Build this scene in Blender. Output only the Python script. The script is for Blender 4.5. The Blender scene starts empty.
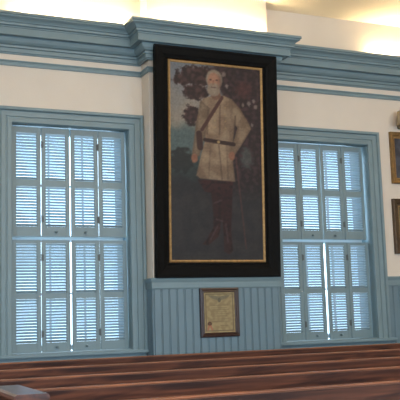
import bpy, bmesh, math, random
from mathutils import Vector, Matrix, noise
random.seed(7)
sc = bpy.context.scene
COL = sc.collection

# ------------------------------------------------------------------ materials
def mat(name, color, rough=.5, metal=0., bump=0., bscale=40., vary=0., vscale=3., coat=0., attr=None, spec=.5):
    m = bpy.data.materials.new(name); m.use_nodes = True
    nt = m.node_tree; b = nt.nodes['Principled BSDF']
    b.inputs['Base Color'].default_value = (*color, 1)
    b.inputs['Roughness'].default_value = rough
    b.inputs['Metallic'].default_value = metal
    b.inputs['Coat Weight'].default_value = coat
    b.inputs['Coat Roughness'].default_value = .15
    b.inputs['Specular IOR Level'].default_value = spec
    tc = nt.nodes.new('ShaderNodeTexCoord')
    if attr:
        a = nt.nodes.new('ShaderNodeAttribute'); a.attribute_name = attr
        nt.links.new(a.outputs['Color'], b.inputs['Base Color'])
    elif vary:
        n = nt.nodes.new('ShaderNodeTexNoise'); n.inputs['Scale'].default_value = vscale
        n.inputs['Detail'].default_value = 5
        r = nt.nodes.new('ShaderNodeValToRGB')
        r.color_ramp.elements[0].position = .3; r.color_ramp.elements[1].position = .7
        r.color_ramp.elements[0].color = (*[c*(1-vary) for c in color], 1)
        r.color_ramp.elements[1].color = (*[min(1, c*(1+vary)) for c in color], 1)
        nt.links.new(tc.outputs['Object'], n.inputs['Vector'])
        nt.links.new(n.outputs['Fac'], r.inputs['Fac'])
        nt.links.new(r.outputs['Color'], b.inputs['Base Color'])
    if bump:
        n2 = nt.nodes.new('ShaderNodeTexNoise'); n2.inputs['Scale'].default_value = bscale
        bp = nt.nodes.new('ShaderNodeBump'); bp.inputs['Strength'].default_value = bump
        bp.inputs['Distance'].default_value = .01
        nt.links.new(tc.outputs['Object'], n2.inputs['Vector'])
        nt.links.new(n2.outputs['Fac'], bp.inputs['Height'])
        nt.links.new(bp.outputs['Normal'], b.inputs['Normal'])
    return m

def wood(name, dark, mid, light, stretch=(1.2, 14, 14), rough=.5, coat=0.):
    m = bpy.data.materials.new(name); m.use_nodes = True
    nt = m.node_tree; b = nt.nodes['Principled BSDF']
    tc = nt.nodes.new('ShaderNodeTexCoord'); mp = nt.nodes.new('ShaderNodeMapping')
    mp.inputs['Scale'].default_value = stretch
    n = nt.nodes.new('ShaderNodeTexNoise'); n.inputs['Scale'].default_value = 1.6
    n.inputs['Detail'].default_value = 6; n.inputs['Distortion'].default_value = 1.6
    r = nt.nodes.new('ShaderNodeValToRGB'); e = r.color_ramp.elements
    e[0].position = .36; e[0].color = (*dark, 1)
    e[1].position = .66; e[1].color = (*light, 1)
    k = e.new(.5); k.color = (*mid, 1)
    w = nt.nodes.new('ShaderNodeTexWave'); w.wave_type = 'BANDS'; w.bands_direction = 'Z'
    w.inputs['Scale'].default_value = 1.4; w.inputs['Distortion'].default_value = 9
    w.inputs['Detail'].default_value = 3; w.inputs['Detail Scale'].default_value = .8
    mx = nt.nodes.new('ShaderNodeMixRGB'); mx.blend_type = 'MULTIPLY'; mx.inputs['Fac'].default_value = .35
    nt.links.new(tc.outputs['Object'], mp.inputs['Vector'])
    nt.links.new(mp.outputs['Vector'], n.inputs['Vector']); nt.links.new(mp.outputs['Vector'], w.inputs['Vector'])
    nt.links.new(n.outputs['Fac'], r.inputs['Fac'])
    nt.links.new(r.outputs['Color'], mx.inputs['Color1']); nt.links.new(w.outputs['Color'], mx.inputs['Color2'])
    nt.links.new(mx.outputs['Color'], b.inputs['Base Color'])
    b.inputs['Roughness'].default_value = rough
    b.inputs['Coat Weight'].default_value = coat; b.inputs['Coat Roughness'].default_value = .22
    return m

M = dict(
    plaster=mat('cream plaster', (.68, .60, .51), .85, bump=.06, bscale=60, vary=.02),
    ceiling=mat('ceiling plaster', (.78, .69, .55), .9, bump=.05, bscale=30, vary=.02),
    blue=mat('blue grey trim paint', (.165, .24, .268), .42, vary=.03, vscale=6),
    bead=mat('blue beadboard paint', (.125, .195, .238), .45, vary=.04, vscale=5),
    slat=mat('shutter slat paint', (.34, .45, .52), .42),
    glass=None,
    sash=mat('white sash paint', (.5, .52, .52), .5),
    black=mat('black frame lacquer', (.004, .004, .004), .65, vary=.3, vscale=20, spec=.10),
    gold=mat('aged gilt', (.36, .22, .085), .5, .4, vary=.25, vscale=30),
    gold2=mat('bright gilt', (.25, .145, .05), .45, .4, vary=.3, vscale=25),
    bronze=mat('brown gilt wood', (.075, .045, .022), .4, .2, vary=.3, vscale=25),
    dfr=mat('dark walnut frame', (.035, .014, .010), .35, vary=.3, vscale=30),
    paint=mat('canvas paint', (.1, .1, .1), .6, attr='Col', bump=.1, bscale=150, spec=.3),
    paper=mat('document paper', (.3, .25, .15), .7, attr='Col'),
    brass=mat('dark brass', (.20, .15, .08), .4, .8),
    hinge=mat('dark painted hinge', (.07, .09, .095), .5),
    knobm=mat('painted knob', (.15, .22, .25), .35),
    pale=mat('pale metal catch', (.6, .62, .6), .3, .3),
    shade=mat('tan lamp shade cloth', (.48, .36, .22), .8, bump=.1, bscale=120),
    floor=wood('floor boards', (.09, .045, .025), (.15, .08, .045), (.2, .11, .06), (8, .8, 8), .4, .2),
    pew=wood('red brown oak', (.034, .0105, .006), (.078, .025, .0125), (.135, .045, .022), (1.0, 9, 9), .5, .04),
    pewcap_lit=wood('red brown oak lit edge', (.15, .048, .018), (.21, .07, .026), (.26, .085, .03), (1.0, 9, 9), .45, .1),  # lighter copy of the pew oak, paints the highlight along the top edge
    capw=wood('polished oak cap', (.07, .025, .014), (.11, .038, .02), (.15, .052, .027), (9, 1.0, 9), .28, .5),
    cush=mat('dark red seat cushion', (.12, .02, .02), .8, bump=.2, bscale=90),
)
g = bpy.data.materials.new('window glass'); g.use_nodes = True
gb = g.node_tree.nodes['Principled BSDF']
gb.inputs['Base Color'].default_value = (.95, .98, 1, 1); gb.inputs['Roughness'].default_value = 0
gb.inputs['Transmission Weight'].default_value = 1; gb.inputs['IOR'].default_value = 1.01
M['glass'] = g
tube = bpy.data.materials.new('warm lit tube'); tube.use_nodes = True
tb = tube.node_tree.nodes['Principled BSDF']
tb.inputs['Emission Color'].default_value = (1, .76, .42, 1); tb.inputs['Emission Strength'].default_value = 220
M['tube'] = tube

# ------------------------------------------------------------------ mesh helpers
class MB:
    def __init__(s): s.bm = bmesh.new()
    def box(s, x0, x1, y0, y1, z0, z1, bev=0, mtx=None):
        r = bmesh.ops.create_cube(s.bm, size=1)
        vs = r['verts']
        for v in vs:
            v.co = Vector(((x0+x1)/2 + v.co.x*(x1-x0), (y0+y1)/2 + v.co.y*(y1-y0), (z0+z1)/2 + v.co.z*(z1-z0)))
            if mtx: v.co = mtx @ v.co
        if bev:
            es = list({e for v in vs for e in v.link_edges})
            bmesh.ops.bevel(s.bm, geom=es, offset=bev, segments=2, affect='EDGES', clamp_overlap=True)
        return s
    def loft(s, rings, closed_ring=True, closed_path=False, caps=True):
        vr = [[s.bm.verts.new(p) for p in r] for r in rings]
        n = len(vr); m = len(vr[0])
        for i in range(n if closed_path else n-1):
            a, b = vr[i], vr[(i+1) % n]
            for j in range(m if closed_ring else m-1):
                k = (j+1) % m
                try: s.bm.faces.new((a[j], a[k], b[k], b[j]))
                except ValueError: pass
        if caps and not closed_path and closed_ring:
            for r in (vr[0], vr[-1]):
                try: s.bm.faces.new(r)
                except ValueError: pass
        return s
    def lathe(s, prof, c, axis='z', seg=16):
        rings = []
        for r, h in prof:
            ring = []
            for k in range(seg):
                a = 2*math.pi*k/seg; x, y = max(r, 1e-4)*math.cos(a), max(r, 1e-4)*math.sin(a)
                p = Vector((x, y, h)) if axis == 'z' else (Vector((x, h, y)) if axis == 'y' else Vector((h, x, y)))
                ring.append(Vector(c)+p)
            rings.append(ring)
        return s.loft(rings)
    def build(s, name, m, parent=None, smooth=False):
        bmesh.ops.recalc_face_normals(s.bm, faces=s.bm.faces[:])
        me = bpy.data.meshes.new(name); s.bm.to_mesh(me); s.bm.free()
        me.materials.append(m)
        if smooth:
            for p in me.polygons: p.use_smooth = True
        o = bpy.data.objects.new(name, me); COL.objects.link(o)
        if parent: o.parent = parent
        return o

def path_sweep(mb, path, prof):
    """path: 2D xy points, prof: closed list of (out, z); 'out' is to the right of travel (mitred corners)."""
    rings = []
    n = len(path)
    for i, p in enumerate(path):
        p = Vector(p)
        def nrm(a, b):
            d = (Vector(b)-Vector(a)).normalized(); return Vector((d.y, -d.x))
        if i == 0: m = nrm(path[0], path[1])
        elif i == n-1: m = nrm(path[-2], path[-1])
        else:
            a, b = nrm(path[i-1], path[i]), nrm(path[i], path[i+1])
            m = (a+b); m = m / (1 + a.dot(b))
        rings.append([Vector((p.x+m.x*o, p.y+m.y*o, z)) for o, z in prof])
    mb.loft(rings)

def frame_sweep(mb, x0, x1, z0, z1, prof, closed=True, y=0.):
    """mitred frame around rectangle x0..x1, z0..z1 (inner edge), prof list of (outward, toward_room)."""
    cs = [(x0, z0, -1, -1), (x0, z1, -1, 1), (x1, z1, 1, 1), (x1, z0, 1, -1)]
    rings = []
    for i, (x, z, sx, sz) in enumerate(cs):
        if not closed and sz < 0: sz = 0
        rings.append([Vector((x+sx*u, y-d, z+sz*u)) for u, d in prof])
    mb.loft(rings, closed_path=closed)

def empty(name, loc=(0, 0, 0)):
    o = bpy.data.objects.new(name, None); COL.objects.link(o); o.location = loc
    o.empty_display_size = .1
    return o
def tag(o, label=None, cat=None, group=None):
    if label: o['label'] = label
    if cat: o['category'] = cat
    if group: o['group'] = group
    return o
def struct(o): o['kind'] = 'structure'; return o
def copy_tree(o, parent=None):
    c = o.copy(); COL.objects.link(c)
    if parent: c.parent = parent
    for ch in [q for q in SRC[o.name]]:
        copy_tree(ch, c)
    return c
SRC = {}
def reg(o):
    SRC[o.name] = [q for q in COL.objects if q.parent == o]
    for q in SRC[o.name]: reg(q)

# ------------------------------------------------------------------ dimensions
WL, WR, HW, CW = 2.197, 5.104, .590, .153          # window centres, half width, casing width
ZB, ZT = .90, 3.105                                 # opening bottom / top
BX0, BX1, BP = 2.944, 4.330, .210                   # projecting chimney breast
ZRAIL, ZCEIL = 1.585, 4.59
RX0, RX1, RY0 = -2.5, 10.0, -11.5                   # room

# ------------------------------------------------------------------ room shell
w = MB()
xs = [RX0-.3, WL-HW, WL+HW, WR-HW, WR+HW, RX1+.3]
for i in range(5):
    a, b = xs[i], xs[i+1]
    if i in (1, 3):
        w.box(a, b, 0, .3, 0, ZB-.0); w.box(a, b, 0, .3, ZT, ZCEIL)
    else: w.box(a, b, 0, .3, 0, ZCEIL)
w.box(BX0, BX1, -BP, 0, 0, ZCEIL)
struct(w.build('wall_north', M['plaster']))
w = MB()
sw = [(-1.2, .4), (2.6, 4.2), (6.4, 8.0)]  # unseen window openings, added to hold the south fill lights
cur = RX0-.3
for a, b in sw:
    w.box(cur, a, RY0-.3, RY0, 0, ZCEIL); w.box(a, b, RY0-.3, RY0, 0, .9); w.box(a, b, RY0-.3, RY0, 3.1, ZCEIL); cur = b
w.box(cur, RX1+.3, RY0-.3, RY0, 0, ZCEIL)
struct(w.build('wall_south', M['plaster']))
w = MB(); WY0, WY1 = -6.6, -5.0
w.box(RX0-.3, RX0, RY0, WY0, 0, ZCEIL); w.box(RX0-.3, RX0, WY1, 0, 0, ZCEIL); w.box(RX0-.3, RX0, WY0, WY1, 0, .9); w.box(RX0-.3, RX0, WY0, WY1, 3.1, ZCEIL)
struct(w.build('wall_west', M['plaster']))
mb = MB()
for ya, yb_, za, zb in ((WY0, WY0+.05, .9, 3.1), (WY1-.05, WY1, .9, 3.1), (WY0+.05, WY1-.05, .9, .95), (WY0+.05, WY1-.05, 3.05, 3.1), (WY0+.05, WY1-.05, 1.98, 2.02)):
    mb.box(RX0-.17, RX0-.09, ya, yb_, za, zb)
f = struct(mb.build('window_6', M['sash']))  # unseen window, added so fill light can come from the west
MB().box(RX0-.125, RX0-.118, WY0+.05, WY1-.05, .95, 3.05).build('pane', M['glass'], f)
struct(MB().box(RX1, RX1+.3, RY0, 0, 0, ZCEIL).build('wall_east', M['plaster']))
struct(MB().box(RX0-.3, RX1+.3, RY0-.3, .3, -.2, 0).build('floor', M['floor']))
struct(MB().box(RX0-.3, RX1+.3, RY0-.3, .3, ZCEIL, ZCEIL+.2).build('ceiling', M['ceiling']))
for i, (a, b) in enumerate(sw):
    mb = MB(); frame_sweep(mb, a+.05, b-.05, .95, 3.05, [(0, -.05), (.05, -.05), (.05, .05), (0, .05)], y=RY0-.12)
    mb.box((a+b)/2-.015, (a+b)/2+.015, RY0-.15, RY0-.09, .95, 3.05); mb.box(a+.05, b-.05, RY0-.15, RY0-.09, 1.98, 2.02)
    f = struct(mb.build('window_%d' % (i+3), M['sash']))  # added unseen windows that frame the south fill lights
    MB().box(a+.05, b-.05, RY0-.125, RY0-.115, .95, 3.05).build('pane', M['glass'], f)

# cornice (profile: outward, z), wraps round the breast
CP = [(0, 4.135), (.242, 4.135), (.244, 4.108), (.232, 4.104), (.232, 4.092), (.222, 4.086), (.204, 4.078), (.190, 4.062), (.184, 4.050),
      (.172, 4.048), (.172, 4.036), (.184, 4.034), (.182, 4.022), (.166, 4.020), (.158, 4.016), (.158, 4.006), (.150, 4.004), (.150, 3.935), (.138, 3.930),
      (.138, 3.938), (.088, 3.938), (.088, 3.918), (.078, 3.894), (.062, 3.876), (.054, 3.870), (.038, 3.868), (.038, 3.858), (.050, 3.856), (.048, 3.842), (.030, 3.838),
      (.030, 3.828), (.036, 3.826), (.034, 3.800), (.022, 3.794), (.018, 3.784), (0, 3.784)]
PATH = [(RX0, 0), (BX0, 0), (BX0, -BP), (BX1, -BP), (BX1, 0), (RX1, 0)]
CPATH = [(RX0, 0), (BX0-.018, 0), (BX0-.018, -BP-.035), (BX1+.020, -BP-.035), (BX1+.020, 0), (RX1, 0)]
mb = MB(); path_sweep(mb, CPATH, CP); struct(mb.build('trim_1', M['blue']))
# picture strip under it
SP = [(0, 3.722), (.022, 3.722), (.024, 3.712), (.016, 3.704), (.016, 3.688), (.022, 3.680), (.020, 3.668), (0, 3.668)]
mb = MB(); path_sweep(mb, PATH, SP); struct(mb.build('trim_2', M['blue']))
# wainscot rail: pieces between the casings
RP = [(0, ZRAIL+.003), (.034, ZRAIL+.003), (.037, ZRAIL-.006), (.034, ZRAIL-.020), (.030, ZRAIL-.030), (.026, ZRAIL-.040), (.025, ZRAIL-.052), (.026, ZRAIL-.056),
      (.024, ZRAIL-.095), (.018, ZRAIL-.108), (0, ZRAIL-.108)]
k = 3
for P in ([(RX0, 0), (WL-HW-CW, 0)], [(BX0, -.03), (BX0, -BP), (BX1, -BP), (BX1, -.03)], [(WR+HW+CW, 0), (RX1, 0)]):
    mb = MB(); path_sweep(mb, P, RP); struct(mb.build('trim_%d' % k, M['blue'])); k += 1

# beadboard with real grooves (one mesh per run)
def beadboard(P, z0, z1, name):
    BW, t = .083, .013
    mb = MB()
    for (a, b) in zip(P[:-1], P[1:]):
        a, b = Vector(a), Vector(b); L = (b-a).length; d = (b-a)/L; nn = Vector((d.y, -d.x))
        pts = []
        n = max(1, round(L/BW)); step = L/n
        for i in range(n):
            s0 = i*step
            pts += [(s0, t-.007), (s0+.004, t), (s0+step-.014, t), (s0+step-.012, t-.005), (s0+step-.010, t), (s0+step-.004, t)]
        pts.append((L, t-.007))
        lo = [mb.bm.verts.new((a.x+d.x*s+nn.x*o, a.y+d.y*s+nn.y*o, z0)) for s, o in pts]
        hi = [mb.bm.verts.new((a.x+d.x*s+nn.x*o, a.y+d.y*s+nn.y*o, z1)) for s, o in pts]
        for i in range(len(pts)-1): mb.bm.faces.new((lo[i], lo[i+1], hi[i+1], hi[i]))
        back = [(a.x, a.y), (b.x, b.y)]
        q = [mb.bm.verts.new((*back[0], z0)), mb.bm.verts.new((*back[1], z0)), mb.bm.verts.new((*back[1], z1)), mb.bm.verts.new((*back[0], z1))]
        mb.bm.faces.new(q)
        mb.bm.faces.new([hi[0], q[3], q[2], hi[-1]]); mb.bm.faces.new([lo[0], q[0], q[3], hi[0]]); mb.bm.faces.new([lo[-1], q[1], q[2], hi[-1]])
    return struct(mb.build(name, M['bead']))
beadboard([(RX0, 0), (WL-HW-CW, 0)], .12, ZRAIL-.10, 'trim_6')
beadboard([(WL-HW-CW, 0), (BX0-.003, 0)], .12, ZB-.12, 'trim_7')
beadboard([(BX0, -.003), (BX0, -BP), (BX1, -BP), (BX1, -.003)], .12, ZRAIL-.10, 'trim_8')
beadboard([(BX1+.003, 0), (WR+HW+CW, 0)], .12, ZB-.12, 'trim_9')
beadboard([(WR+HW+CW, 0), (RX1, 0)], .12, ZRAIL-.10, 'trim_10')
mb = MB(); path_sweep(mb, PATH, [(0, 0), (.03, 0), (.03, .10), (.018, .125), (0, .125)]); struct(mb.build('baseboard_north', M['blue']))

# ------------------------------------------------------------------ windows
CASE = [(0, 0), (0, .020), (.006, .024), (.046, .024), (.050, .017), (.056, .017), (.062, .027), (.104, .029), (.108, .024),
        (.114, .026), (.120, .046), (.126, .050), (.146, .050), (.151, .044), (.153, .038), (.153, 0)]
def window(xc, name):
    mb = MB(); frame_sweep(mb, xc-HW, xc+HW, ZB, ZT, CASE, closed=False)
    o = struct(mb.build(name, M['blue']))
    mb = MB()                                              # jamb lining
    mb.box(xc-HW, xc-HW+.004, .0, .29, ZB, ZT); mb.box(xc+HW-.004, xc+HW, .0, .29, ZB, ZT); mb.box(xc-HW+.004, xc+HW-.004, 0, .29, ZT-.004, ZT)
    mb.box(xc-HW+.004, xc-HW+.016, .155, .29, ZB+.03, ZT-.004); mb.box(xc+HW-.016, xc+HW-.004, .155, .29, ZB+.03, ZT-.004)
    mb.build('jamb', M['blue'], o)
    mb = MB()                                              # sill with nosing + apron
    xl = xc-HW-CW-.075 if xc > 4 else xc-HW-CW-.075
    xr = xc+HW+CW+.055
    if xc < 4: xr = BX0-.016
    else: xl = BX1+.016
    mb.box(xl, xr, -.085, .0, ZB-.030, ZB, .006); mb.box(xc-HW+.001, xc+HW-.001, .0, .29, ZB, ZB+.006)
    mb.build('window_sill', M['blue'], o)
    a = MB(); a.box(max(xl, xc-HW-CW), min(xr, xc+HW+CW), -.024, -.001, ZB-.12, ZB-.031, .003); a.build('apron', M['blue'], o)
    # two sashes with muntins
    for nm, z0, z1, y in (('lower_sash', ZB+.01, 2.02, .20), ('upper_sash', 1.98, ZT-.006, .245)):
        s = MB(); xa, xb = xc-HW+.017, xc+HW-.017
        frame_sweep(s, xa+.05, xb-.05, z0+.06, z1-.045, [(0, 0), (.05, 0), (.05, .038), (.008, .038), (0, .026)], y=y+.02)
        for t in (1/3, 2/3):
            xm = xa+.05+(xb-xa-.1)*t; s.box(xm-.007, xm+.007, y-.014, y+.016, z0+.05, z1-.04)
        zm = (z0+z1)/2; s.box(xa+.045, xb-.045, y-.0125, y+.0145, zm-.010, zm+.010)
        so = s.build(nm, M['sash'], o)
        MB().box(xa+.04, xb-.04, y, y+.003, z0+.05, z1-.035).build('pane', M['glass'], so)
    return o
window(WL, 'window_1'); window(WR, 'window_2')

# ------------------------------------------------------------------ louvered shutters
YS0, YS1 = .070, .094      # front / back of the leaves
def make_leaf(W, rails, knob, hinge_side, catch, ang):
    """origin at bottom centre of the leaf, front face at y=0. rails: list of (z0,z1) solid; louvers between."""
    H = rails[-1][1]; T = YS1-YS0; S = .041
    root = empty('window_shutter')
    f = MB()
    f.box(-W/2, -W/2+S, 0, T, 0, H, .0025); f.box(W/2-S, W/2, 0, T, 0, H, .0025)
    for z0, z1 in rails: f.box(-W/2+S-.001, W/2-S+.001, .001, T-.001, z0, z1, .002)
    f.build('shutter_frame', M['blue'], root)
    for (a, b) in zip(rails[:-1], rails[1:]):
        z0, z1 = a[1], b[0]; n = round((z1-z0)/SLAT_PITCH); p = (z1-z0)/n
        l = MB()
        for i in range(n):
            zc = z0+p*(i+.5)
            mt = Matrix.Translation((0, T/2, zc)) @ Matrix.Rotation(math.radians(ang), 4, 'X')
            l.box(-W/2+S, W/2-S, -SLAT_D/2, SLAT_D/2, -SLAT_T/2, SLAT_T/2, .0012, mt)
        l.build('louver_panel', M['slat'], root)
    if knob:
        k = MB(); k.lathe([(.0001, -.034), (.008, -.033), (.013, -.027), (.013, -.020), (.008, -.013), (.005, -.008), (.010, -.002), (.010, .0005)], (0, 0, knob), 'y', 12)
        k.build('knob', M['knobm'], root, True)
    if hinge_side:
        for zz in (H*.16, H*.84):
            h = MB(); x = hinge_side*(W/2+.0025)
            h.lathe([(.004, -.035), (.0045, -.034), (.0045, .034), (.004, .035)], (x, -.004, zz), 'z', 8)
            h.box(x-.013*(1 if hinge_side > 0 else -1)-.009, x-.013*(1 if hinge_side > 0 else -1)+.009, -.0015, .0002, zz-.03, zz+.03)
            h.build('hinge', M['hinge'], root)
    if catch:
        c = MB(); c.lathe([(.0001, -.012), (.006, -.011), (.007, -.006), (.005, .0005)], (W/2-S/2, 0, catch), 'y', 10)
        c.build('catch', M['pale'], root, True)
    reg(root)
    return root
SLAT_PITCH, SLAT_D, SLAT_T = .0285, .034, .008
UR = [(0, .100), (.492, .557), (1.020, 1.080)]
LR = [(0, .090), (.505, .560), (1.040, 1.072)]
UZ, LZ = 2.012, .910
cols = []
gap_c, gap_m, gap_e = .012, .007, .013
LW = (2*HW-.008-gap_c-2*gap_m-2*gap_e)/4
xo = [-gap_c/2-LW*1.5-gap_m, -gap_c/2-LW/2, gap_c/2+LW/2, gap_c/2+LW*1.5+gap_m]
kinds = {}
def leaf(tier, j):
    key = (tier, j)
    if key not in kinds:
        R_ = UR if tier == 'upper' else LR
        inner = j in (1, 2)
        kinds[key] = make_leaf(LW, R_, (.045 if inner else None), {1: -1, 2: 1}.get(j, 0), (.53 if (j in (0,) and tier == 'lower') else None), -30 if tier == 'upper' else -38)
        return kinds[key]
    return copy_tree(kinds[key])
pos_words = ['outermost left leaf', 'knobbed leaf left of centre gap',
             'knobbed leaf right of centre gap', 'outermost right leaf']
for xc, wn in ((WL, 'left window'), (WR, 'right window')):
    for tier, z in (('upper', UZ), ('lower', LZ)):
        gc, gm, ge = {('left window', 'upper'): (.013, .007, .0125), ('left window', 'lower'): (.018, .006, .011),
                      ('right window', 'upper'): (.011, .006, .0145), ('right window', 'lower'): (.029, .005, .0065)}[(wn, tier)]
        xo = [-gc/2-LW*1.5-gm, -gc/2-LW/2, gc/2+LW/2, gc/2+LW*1.5+gm]
        for j in range(4):
            o = leaf(tier, j); o.location = (xc+xo[j]-({'upper': .009, 'lower': .004}[tier] if xc == WR else 0), YS0, z)
            tag(o, 'blue louvered shutter, %s row, %s, %s' % (tier, wn, pos_words[j]), 'shutter', 'louvered shutters in the two windows')

# ------------------------------------------------------------------ painted surfaces
def srgb(c): return tuple(((x/255)/12.92 if x/255 <= .04045 else ((x/255+.055)/1.055)**2.4) for x in c)
def seg_d(px, py, a, b):
    dx, dy = b[0]-a[0], b[1]-a[1]; t = max(0, min(1, ((px-a[0])*dx+(py-a[1])*dy)/(dx*dx+dy*dy+1e-9)))
    return math.hypot(px-a[0]-t*dx, py-a[1]-t*dy), t
def sm(e0, e1, x):
    t = max(0, min(1, (x-e0)/(e1-e0))); return t*t*(3-2*t)
def poly_sd(px, py, P):
    """signed distance to a polygon, negative inside"""
    d = 1e9; ins = False; n = len(P)
    for i in range(n):
        a, b = P[i], P[(i+1) % n]
        d = min(d, seg_d(px, py, a, b)[0])
        if (a[1] > py) != (b[1] > py) and px < (b[0]-a[0])*(py-a[1])/(b[1]-a[1])+a[0]: ins = not ins
    return -d if ins else d
def picture_mesh(name, w, h, nx, ny, fn, m, parent, y=0.):
    """flat painted surface, centred on x, bottom at z=0, facing -y"""
    vs = []; cs = []
    for j in range(ny+1):
        for i in range(nx+1):
            u, v = i/nx, 1-j/ny
            vs.append(((u-.5)*w, y, (1-v)*h)); cs.append(fn(u, v))
    fs = [(j*(nx+1)+i, j*(nx+1)+i+1, (j+1)*(nx+1)+i+1, (j+1)*(nx+1)+i) for j in range(ny) for i in range(nx)]
    me = bpy.data.meshes.new(name); me.from_pydata(vs, [], fs)
    at = me.color_attributes.new('Col', 'FLOAT_COLOR', 'POINT')
    for i, c in enumerate(cs): at.data[i].color = (*srgb(c), 1)
    me.materials.append(m)
    o = bpy.data.objects.new(name, me); COL.objects.link(o); o.parent = parent
    return o
def mixc(a, b, t): return tuple(a[i]+(b[i]-a[i])*t for i in range(3))
def portrait(u, v):
    X, Y = u*89, v*196                                   # canvas units: 89 wide, 196 tall
    n1 = noise.noise(Vector((X*.09, Y*.09, 1))); n2 = noise.noise(Vector((X*.25, Y*.25, 5))); n3 = noise.noise(Vector((X*.6, Y*.6, 9)))
    # sky left, dusk colours
    c = mixc((112, 116, 122), (142, 132, 120), sm(5, 55, Y+n1*14))
    c = mixc(c, (84, 98, 98), sm(56, 70, Y+n1*5))
    c = mixc(c, (50, 62, 62), sm(86, 100, Y+n1*6))
    c = mixc(c, (44, 43, 46), sm(105, 122, Y+n1*8))
    dark = (46, 36, 38)
    # tree mass at right and foliage over the top
    c = mixc(c, mixc(dark, (66, 48, 50), sm(-.2, .5, n2)), sm(-4, 5, X-40+n1*16+n2*4)*(1-sm(110, 130, Y)*.5))
    fol = min(math.hypot((X-26)/20, (Y-12)/11), math.hypot((X-12)/10, (Y-17)/6), math.hypot((X-24)/13, (Y-28)/9), math.hypot((X-20)/8, (Y-52)/10))
    c = mixc(c, mixc((48, 36, 36), (74, 52, 50), sm(-.3, .4, n2)), 1-sm(.8, 1.15, fol+n2*.35+n3*.2))
    bush = math.hypot((X-10)/12, (Y-98)/13)
    c = mixc(c, (42, 45, 45), 1-sm(.75, 1.15, bush+n2*.4))
    # reddish autumn leaves and light glints in the dark tree
    c = mixc(c, (84, 50, 48), .7*(1-sm(.6, 1.2, math.hypot((X-72)/9, (Y-22)/9)+n3*.7)))
    for gx, gy, gr in ((52, 8, 2.2), (77, 36, 2.0), (82, 33, 1.6), (84, 39, 1.8), (71, 38, 1.4), (55, 20, 1.6), (60, 52, 1.5), (80, 58, 1.4)):
        c = mixc(c, (138, 124, 118), .75*(1-sm(.5, 1.3, math.hypot(X-gx, (Y-gy)*.7)/gr+n3*.6)))
    c = mixc(c, (92, 104, 100), .5*(1-sm(.6, 1.1, math.hypot((X-74)/7, (Y-92)/12)+n2*.5)))
    # ground
    c = mixc(c, mixc((48, 47, 50), (58, 55, 56), sm(-.4, .4, n1)), sm(122, 140, Y))
    # boots and trousers
    tro = (64, 33, 34)
    for P, col in (([(25, 116), (60, 116), (59, 128), (58, 150), (46, 150), (44, 130), (32, 128)], tro),
                   ([(38, 128), (50, 128), (49, 150), (46, 166), (40, 166), (40, 150)], (56, 30, 31)),
                   ([(48, 128), (59, 128), (58, 150), (57, 172), (50, 172), (48, 150)], (56, 29, 31)),
                   ([(40, 163), (47, 163), (45, 172), (35, 181), (29, 180), (34, 174)], (68, 38, 37)),
                   ([(50, 168), (57, 168), (59, 186), (55, 190), (50, 187)], (62, 36, 36))):
        c = mixc(c, mixc(col, (40, 24, 26), sm(-.2, .5, n2)), 1-sm(-.8, .8, poly_sd(X, Y, P)))
    for a, b in (((41, 139), (48, 136)), ((43, 155), (49, 157)), ((44, 162), (37, 175)), ((52, 160), (54, 178))):
        c = mixc(c, (104, 78, 76), .5*(1-sm(.2, 1.4, seg_d(X, Y, a, b)[0]+n3)))
    # sword or cane beside the leg
    d, t = seg_d(X, Y, (63, 92), (72, 184)); c = mixc(c, (92, 58, 54), .75*(1-sm(.3, 1.2, d)))
    # long coat
    coat = mixc((150, 128, 104), (126, 104, 84), sm(-.3, .4, n1+.35*n2)); coat2 = (100, 80, 66)
    arms = [([(29, 36), (24, 62), (21, 84), (20, 92), (27, 93), (31, 78), (36, 60), (38, 44)], .85),
            ([(60, 33), (68, 42), (77, 57), (79, 62), (71, 76), (62, 90), (57, 86), (62, 72), (65, 62), (58, 52)], .92)]
    body = [(41, 31), (52, 30), (60, 33), (65, 46), (62, 62), (60, 80), (60, 98), (62, 117), (28, 115), (24, 112), (29, 90), (33, 76), (31, 56), (28, 40), (32, 34)]
    d = poly_sd(X, Y, body); cc = mixc(coat, coat2, sm(50, 63, X)*.55+.25*(1-sm(26, 34, X)))
    c = mixc(c, cc, 1-sm(-.9, .9, d))
    for P, kk in arms:
        d = poly_sd(X, Y, P); c = mixc(c, tuple(x*kk for x in mixc(coat, coat2, sm(-3, 0, d)*.5)), 1-sm(-.8, .8, d))
    # creases, coat opening, buttons
    for a, b, s_ in (((48, 40), (47, 70), .5), ((46, 76), (49, 115), .45), ((36, 46), (35, 70), .4), ((63, 50), (62, 66), .6), ((54, 80), (55, 114), .3), ((38, 82), (36, 112), .3)):
        c = mixc(c, (76, 58, 50), s_*(1-sm(.2, 1.3, seg_d(X, Y, a, b)[0])))
    for yy in (42, 49, 56, 63):
        for xx in (42.5, 53): c = mixc(c, (168, 140, 96), .7*(1-sm(.4, 1.1, math.hypot(X-xx, Y-yy))))
    # hands
    for hx, hy in ((22.5, 95), (59, 91)):
        c = mixc(c, (140, 96, 76), 1-sm(.7, 1.1, math.hypot((X-hx)/3.4, (Y-hy)/5)+n3*.2))
    # strap, belt, holster
    c = mixc(c, (72, 44, 40), .9*(1-sm(1.2, 2.2, seg_d(X, Y, (50, 32), (30, 66))[0])))
    c = mixc(c, (48, 32, 30), .95*(1-sm(1.5, 2.4, seg_d(X, Y, (33, 76), (61, 79))[0])))
    c = mixc(c, (56, 34, 32), .85*(1-sm(2.2, 3.6, seg_d(X, Y, (27, 70), (28, 84))[0])))
    c = mixc(c, (176, 150, 100), .8*(1-sm(1, 2, math.hypot(X-46, Y-77.5))))
    # neck, head, hair, beard
    c = mixc(c, (116, 84, 68), 1-sm(.8, 1.1, math.hypot((X-44)/5, (Y-30)/5)))
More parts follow.
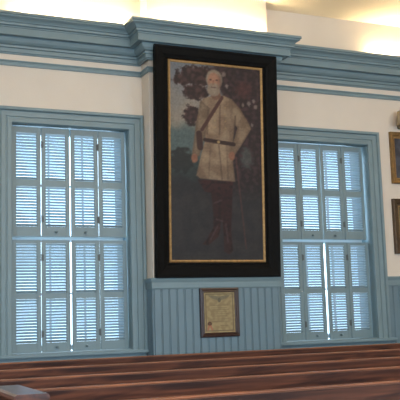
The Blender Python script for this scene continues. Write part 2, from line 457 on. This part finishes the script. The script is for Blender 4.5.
    c = mixc(c, (136, 124, 110), 1-sm(.85, 1.08, math.hypot((X-42.5)/8.3, (Y-14)/10.5)+n3*.06))
    c = mixc(c, (160, 118, 96), 1-sm(.8, 1.08, math.hypot((X-42)/6.3, (Y-15.5)/9)))
    c = mixc(c, (140, 124, 108), 1-sm(.8, 1.1, math.hypot((X-42)/6.6, (Y-24.5)/7.2)+n3*.12))
    c = mixc(c, (104, 72, 60), .6*sm(44, 49, X)*(1-sm(.8, 1., math.hypot((X-42.5)/8, (Y-16)/11))))
    for ex in (39, 45): c = mixc(c, (70, 50, 46), .8*(1-sm(.4, 1.3, math.hypot((X-ex)/1.5, Y-14.6))))
    c = mixc(c, (130, 86, 70), .6*(1-sm(.2, 1.1, seg_d(X, Y, (41.8, 15), (41.2, 19.3))[0])))
    c = mixc(c, (96, 66, 58), .7*(1-sm(.2, 1., seg_d(X, Y, (39.5, 22.2), (44, 22.2))[0])))
    k = (.88-.10*sm(90, 130, Y))*(1+.12*n3+.08*n2)
    return tuple(max(0, min(255, x*k)) for x in c)

# large portrait, leaning forward from the breast
PW, PH = 1.384, 2.335
yb, yt = -.262, -.372; ang = math.atan2(yb-yt, PH)
pt = empty('framed_portrait', (3.647, yb+.052, 1.588))
pt.rotation_euler = (ang, 0, 0)
tag(pt, 'very large black-framed portrait of a standing bearded man in a grey coat, above the certificate', 'painting')
FRP = [(0, 0), (0, .012), (.010, .022), (.012, .030), (.030, .036), (.050, .046), (.100, .055), (.118, .062), (.130, .062), (.134, .054), (.134, 0)]
mb = MB(); frame_sweep(mb, -PW/2+.134, PW/2-.134, .134, PH-.134, FRP); mb.build('outer_frame', M['black'], pt)
mb = MB(); frame_sweep(mb, -PW/2+.159+.022, PW/2-.159-.022, .156+.022, PH-.140-.016, [(0, .002), (0, .012), (.006, .019), (.014, .021), (.020, .016), (.024, .020), (.027, .012), (.027, .002)])
mb.build('gilt_liner', M['gold'], pt)
mb = MB(); frame_sweep(mb, -PW/2+.159+.045, PW/2-.159-.045, .156+.045, PH-.140-.040, [(-.02, .0), (-.02, .006), (.075, .010), (.075, .0)])
# thin dark slip behind the liner
mb.build('inner_slip', M['black'], pt)
picture_mesh('canvas', PW-.360, PH-.326, 108, 236, portrait, M['paint'], pt, -.0115).location = (0, 0, .170)
MB().box(-PW/2+.02, PW/2-.02, 0., .008, .02, PH-.02).build('backing_board', M['dfr'], pt)

# certificate
def certificate(u, v):
    X, Y = u*60, v*80; n = noise.noise(Vector((X*.15, Y*.15, 2))); n3 = noise.noise(Vector((X*.7, Y*.7, 4)))
    c = mixc((150, 134, 98), (134, 117, 84), sm(-.4, .4, n))
    bx = max(abs(X-30)-26, abs(Y-40)-36)
    c = mixc(c, (84, 76, 56), .75*(1-sm(.3, 1.1, abs(bx))))
    # spread-winged emblem at the top
    for s in (-1, 1):
        wing = poly_sd(X, Y, [(30, 9), (30+s*8, 7.5), (30+s*21, 6), (30+s*18, 9.5), (30+s*13, 13), (30+s*5, 15.5), (30, 15)])
        c = mixc(c, (96, 92, 76), (.75+.4*n3)*(1-sm(-.8, .9, wing)))
    c = mixc(c, (72, 70, 58), .8*(1-sm(.7, 1.1, math.hypot((X-30)/3.4, (Y-16)/4.8))))
    c = mixc(c, (104, 96, 72), .6*(1-sm(.5, 1.2, math.hypot(X-30, Y-15)/1.6)))
    # engraved lines of small writing
    for i, yy in enumerate((26, 31, 35, 39, 43, 47, 53, 58)):
        if abs(Y-yy) < 1.2 and 12+(i % 3)*2 < X < 48-(i % 2)*4:
            c = mixc(c, (100, 86, 60), (.35+.5*max(0, n3))*(1-sm(.3, 1.2, abs(Y-yy))))
    if abs(Y-66) < 1 and 30 < X < 46: c = mixc(c, (96, 82, 58), .4)
    c = mixc(c, (74, 46, 34), .95*(1-sm(.85, 1.1, math.hypot(X-10.5, Y-62)/4.2)))
    c = mixc(c, (112, 84, 56), .6*(1-sm(.5, 1., math.hypot(X-10.5, Y-62)/2.2)))
    for a, b in (((9, 66), (7, 74)), ((12, 66), (15, 74))): c = mixc(c, (160, 92, 74), .85*(1-sm(.8, 1.9, seg_d(X, Y, a, b)[0])))
    return c
CWd, CH = .430, .490
cf = empty('framed_certificate', (3.638, -BP-.014, .993))
tag(cf, 'small dark-framed yellowed certificate with a seal, on the blue boards under the portrait', 'certificate')
mb = MB(); frame_sweep(mb, -CWd/2+.045, CWd/2-.045, .045, CH-.045, [(0, 0), (0, .012), (.008, .018), (.018, .016), (.030, .024), (.042, .022), (.045, .016), (.045, 0)])
mb.build('outer_frame', M['dfr'], cf)
picture_mesh('document', CWd-.086, CH-.086, 70, 88, certificate, M['paper'], cf, -.006).location = (0, 0, .043)
MB().box(-CWd/2+.01, CWd/2-.01, -.004, 0, .01, CH-.01).build('backing_board', M['dfr'], cf)

# two pictures beyond the right window
def dusky(u, v):
    n = noise.noise(Vector((u*5, v*6, 3))); n2 = noise.noise(Vector((u*14, v*16, 8)))
    c = mixc((74, 76, 84), (54, 54, 60), sm(-.3, .4, n))
    c = mixc(c, (40, 38, 42), 1-sm(.8, 1.1, math.hypot((u-.5)/.34, (v-1.0)/.5)))
    c = mixc(c, (134, 102, 84), 1-sm(.8, 1.1, math.hypot((u-.5)/.12, (v-.36)/.15)))
    c = mixc(c, (60, 46, 38), 1-sm(.7, 1.1, math.hypot((u-.5)/.13, (v-.24)/.09)))
    c = mixc(c, (170, 166, 158), .8*(1-sm(.6, 1.1, math.hypot((u-.5)/.05, (v-.60)/.08))))
    return tuple(x*(1+.1*n2) for x in c)
def olive(u, v):
    n = noise.noise(Vector((u*4, v*5, 13))); n2 = noise.noise(Vector((u*12, v*14, 6)))
    c = mixc((120, 116, 84), (96, 92, 68), sm(-.3, .4, n))
    c = mixc(c, (56, 50, 44), 1-sm(.8, 1.1, math.hypot((u-.5)/.32, (v-.98)/.45)))
    c = mixc(c, (150, 116, 92), 1-sm(.8, 1.1, math.hypot((u-.5)/.11, (v-.38)/.13)))
    c = mixc(c, (80, 66, 54), 1-sm(.7, 1.1, math.hypot((u-.5)/.12, (v-.27)/.08)))
    return tuple(x*(1+.1*n2) for x in c)
def side_picture(x0, z0, W, H, fw, m1, m2, fn, label):
    r = empty('framed_picture', (x0+W/2, -.001, z0)); tag(r, label, 'picture')
    mb = MB(); frame_sweep(mb, -W/2+fw, W/2-fw, fw, H-fw, [(0, 0), (0, .014), (fw*.2, .018), (fw*.35, .032), (fw*.7, .040), (fw*.9, .046), (fw, .040), (fw, 0)]); mb.build('outer_frame', m1, r)
    mb = MB(); frame_sweep(mb, -W/2+fw+.012, W/2-fw-.012, fw+.012, H-fw-.012, [(0, 0.001), (0, .010), (.008, .016), (.0118, .016), (.0118, 0.001)]); mb.build('slip', m2, r)
    picture_mesh('canvas', W-2*fw-.02, H-2*fw-.02, 40, 50, fn, M['paint'], r, -.006).location = (0, 0, fw+.01)
side_picture(6.010, 2.665, .54, .612, .058, M['gold2'], M['gold'], dusky, 'gilt-framed picture with a dark grey painting, upper of the two right of the right window')
side_picture(5.990, 1.845, .56, .640, .078, M['bronze'], M['gold'], olive, 'brown wooden framed picture with olive background, lower of the two right of the right window')

# wall lamp at the right edge
lp = empty('wall_lamp', (6.165, 0, 3.345)); tag(lp, 'wall lamp with a tan shade above the gilt-framed picture, cut by the right edge', 'lamp')
MB().lathe([(.0001, -.014), (.022, -.013), (.026, -.006), (.026, .0)], (0, 0, .0), 'y', 20).build('backplate', M['brass'], lp, True)
arm = MB()
rings = []
for i in range(9):
    t = i/8*math.pi/2; c = Vector((0, -.012-.10*math.sin(t), -.02+.09*(1-math.cos(t))*.6))
    rings.append([c+Vector((.006*math.cos(a), 0, .006*math.sin(a))) for a in [2*math.pi*k/8 for k in range(8)]])
arm.loft(rings); arm.build('arm', M['brass'], lp, True)
MB().lathe([(.085, .00), (.115, .0), (.098, .16), (.095, .16), (.108, .003)], (0, -.15, .0), 'z', 32).build('lamp_shade', M['shade'], lp, True)

# ------------------------------------------------------------------ pews
PX1 = 7.6
def make_pew(PX0):
    r = empty('church_pew')
    H = .886
    # raked back board, rear face toward the camera (-y)
    b = MB(); t = .022
    path = [(0.10, .40), (.0, H-.03)]
    sec = [Vector((0, y0, z)) for y0, z in ((.095, .40), (.0, .887), (.028, .887), (.122, .40))]
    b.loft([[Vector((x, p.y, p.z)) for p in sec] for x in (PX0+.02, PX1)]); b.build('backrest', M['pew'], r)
    # moulded cap rail, its wood lightened to paint the lit top edge
    cap = MB(); pr = [(.001, .862), (-.001, .889), (-.005, .890), (-.006, .894), (-.005, .898), (-.001, .900), (.026, .900), (.029, .898), (.030, .886), (.030, .874), (.026, .862)]
    pr = [(-.001, .887)] + pr[1:-2] + [(.030, .887)]
    cap.loft([[Vector((x, y, z)) for y, z in pr] for x in (PX0+.02, PX1)]); cap.build('cap_rail', M['pewcap_lit'], r)
    s = MB(); s.box(PX0+.03, PX1-.001, .10, .52, .40, .435, .006); s.build('seat', M['pew'], r)
    c = MB(); c.box(PX0+.04, PX1-.02, .125, .51, .436, .475, .012); c.build('cushion', M['cush'], r)
    for x0 in (PX0-.035, PX1-.02):
        # end panel with shaped outline (y,z)
        out = [(-.22, 0), (.56, 0), (.56, .08), (.53, .12), (.53, .50), (.50, .60), (.42, .66), (.34, .74), (.31, .873), (-.235, .873), (-.21, .74), (-.18, .60), (-.18, .12), (-.22, .08)] 
        e = MB(); e.loft([[Vector((x, y, z)) for y, z in out] for x in (x0, x0+.065)]); e.build('pew_end', M['pew'], r)
        ep = bpy.data.objects[COL.objects[-1].name]
        k = MB(); prof = [(-.045, .872), (-.050, .880), (-.048, .894), (-.042, .902), (.042, .902), (.048, .894), (.050, .880), (.045, .872)]
        xm = x0+.0325
        k.loft([[Vector((xm+a*1.5, y, z+.0)) for a, z in prof] for y in (-.255, .33)]); k.build('end_cap', M['capw'], ep)
    reg(r)
    return r
ROWS = [-1.46, -2.43, -3.37, -4.16, -4.94]
RL = ['church pew nearest the window wall, farthest of the five oak rows', 'second oak church pew back from the window wall',
      'middle oak church pew, third of five rows from the window wall', 'fourth oak church pew from the wall, its flat end cap showing at lower left',
      'oak church pew closest to the viewer, nearest of five rows']
p0 = make_pew(-.45); p4 = make_pew(.808)
for i, y in enumerate(ROWS):
    o = p0 if i == 0 else (p4 if i == 3 else copy_tree(p0))
    o.location = (0, y, 0); tag(o, RL[i], 'pew', 'rows of oak church pews')

# ------------------------------------------------------------------ lamps and added fill lights
def cove(x0, x1, y, z=4.196, label=None):
    r = empty('cove_lamp', (x0, y, 4.136))
    tag(r, label, 'lamp', 'strip lamps hidden on the cornice')
    MB().box(0, x1-x0, -.03, .03, 0, .012, .004).build('housing', M['sash'], r)
    t = MB(); t.lathe([(.013, .01), (.013, x1-x0-.01)], (0, 0, .026), 'x', 12); t.build('tube', M['tube'], r, True)
cove(1.62, 2.86, -.06, label='strip lamp on the cornice over the left window')
cove(3.0, 4.31, -BP-.06, label='strip lamp on the cornice above the large portrait')
cove(5.80, 7.4, -.06, label='strip lamp on the cornice right of the right window')

def area(name, loc, rot, sx, sy, power, color):
    l = bpy.data.lights.new(name, 'AREA'); l.shape = 'RECTANGLE'; l.size = sx; l.size_y = sy
    l.energy = power; l.color = color
    o = bpy.data.objects.new(name, l); COL.objects.link(o); o.location = loc; o.rotation_euler = rot
    return o
for i, (a, b) in enumerate(sw):
    area('south_fill_light', ((a+b)/2, RY0-.08, 2.0), (math.radians(90), 0, math.radians(0)), 1.4, 2.0, 142, (.54, .77, 1.0))  # cool fill added behind the camera to brighten the room
area('west_fill_light', (RX0-.08, -5.8, 2.0), (math.radians(90), 0, math.radians(-90)), 1.4, 2.0, 105, (.66, .84, 1.0))  # cool fill added to brighten west-facing surfaces like the breast return
for x in (0, 3.6, 7.4):
    area('ceiling_fill_light', (x, -7.2, 4.30), (math.radians(28), 0, 0), 1.0, 1.0, 106, (1, .72, .43))  # warm fill added under the ceiling, no lamp fixture modelled
for xc in (WL, WR):
    area('north_window_daylight', (xc, 1.0, 2.6), (math.radians(-78), 0, 0), 1.6, 2.4, 20, (.55, .78, 1.0))

# world
W = bpy.data.worlds.new('sky'); sc.world = W; W.use_nodes = True
nt = W.node_tree; bg = nt.nodes['Background']
bg.inputs['Color'].default_value = (.60, .82, 1.0, 1); bg.inputs['Strength'].default_value = 5

# ------------------------------------------------------------------ camera
cd = bpy.data.cameras.new('camera'); cam = bpy.data.objects.new('camera', cd); COL.objects.link(cam)
cd.sensor_width = 36; cd.sensor_fit = 'HORIZONTAL'; cd.lens = 846.94/400*36; cd.clip_start = .05
R = Vector((.91478, -.40278, -.03085)); U = Vector((-.02711, -.13741, .99014)); F = Vector((.40305, .90492, .13662))
m = Matrix((( R.x, U.x, -F.x, 0), (R.y, U.y, -F.y, -8), (R.z, U.z, -F.z, 1.1986), (0, 0, 0, 1)))
cam.matrix_world = m
sc.camera = cam
sc.view_settings.view_transform = 'Standard'; sc.view_settings.look = 'None'
sc.view_settings.exposure = 0; sc.view_settings.gamma = 1; sc.view_settings.use_curve_mapping = False
sc.cycles.use_denoising = True
sc.cycles.sample_clamp_indirect = 4
sc.cycles.max_bounces = 8; sc.cycles.transparent_max_bounces = 8
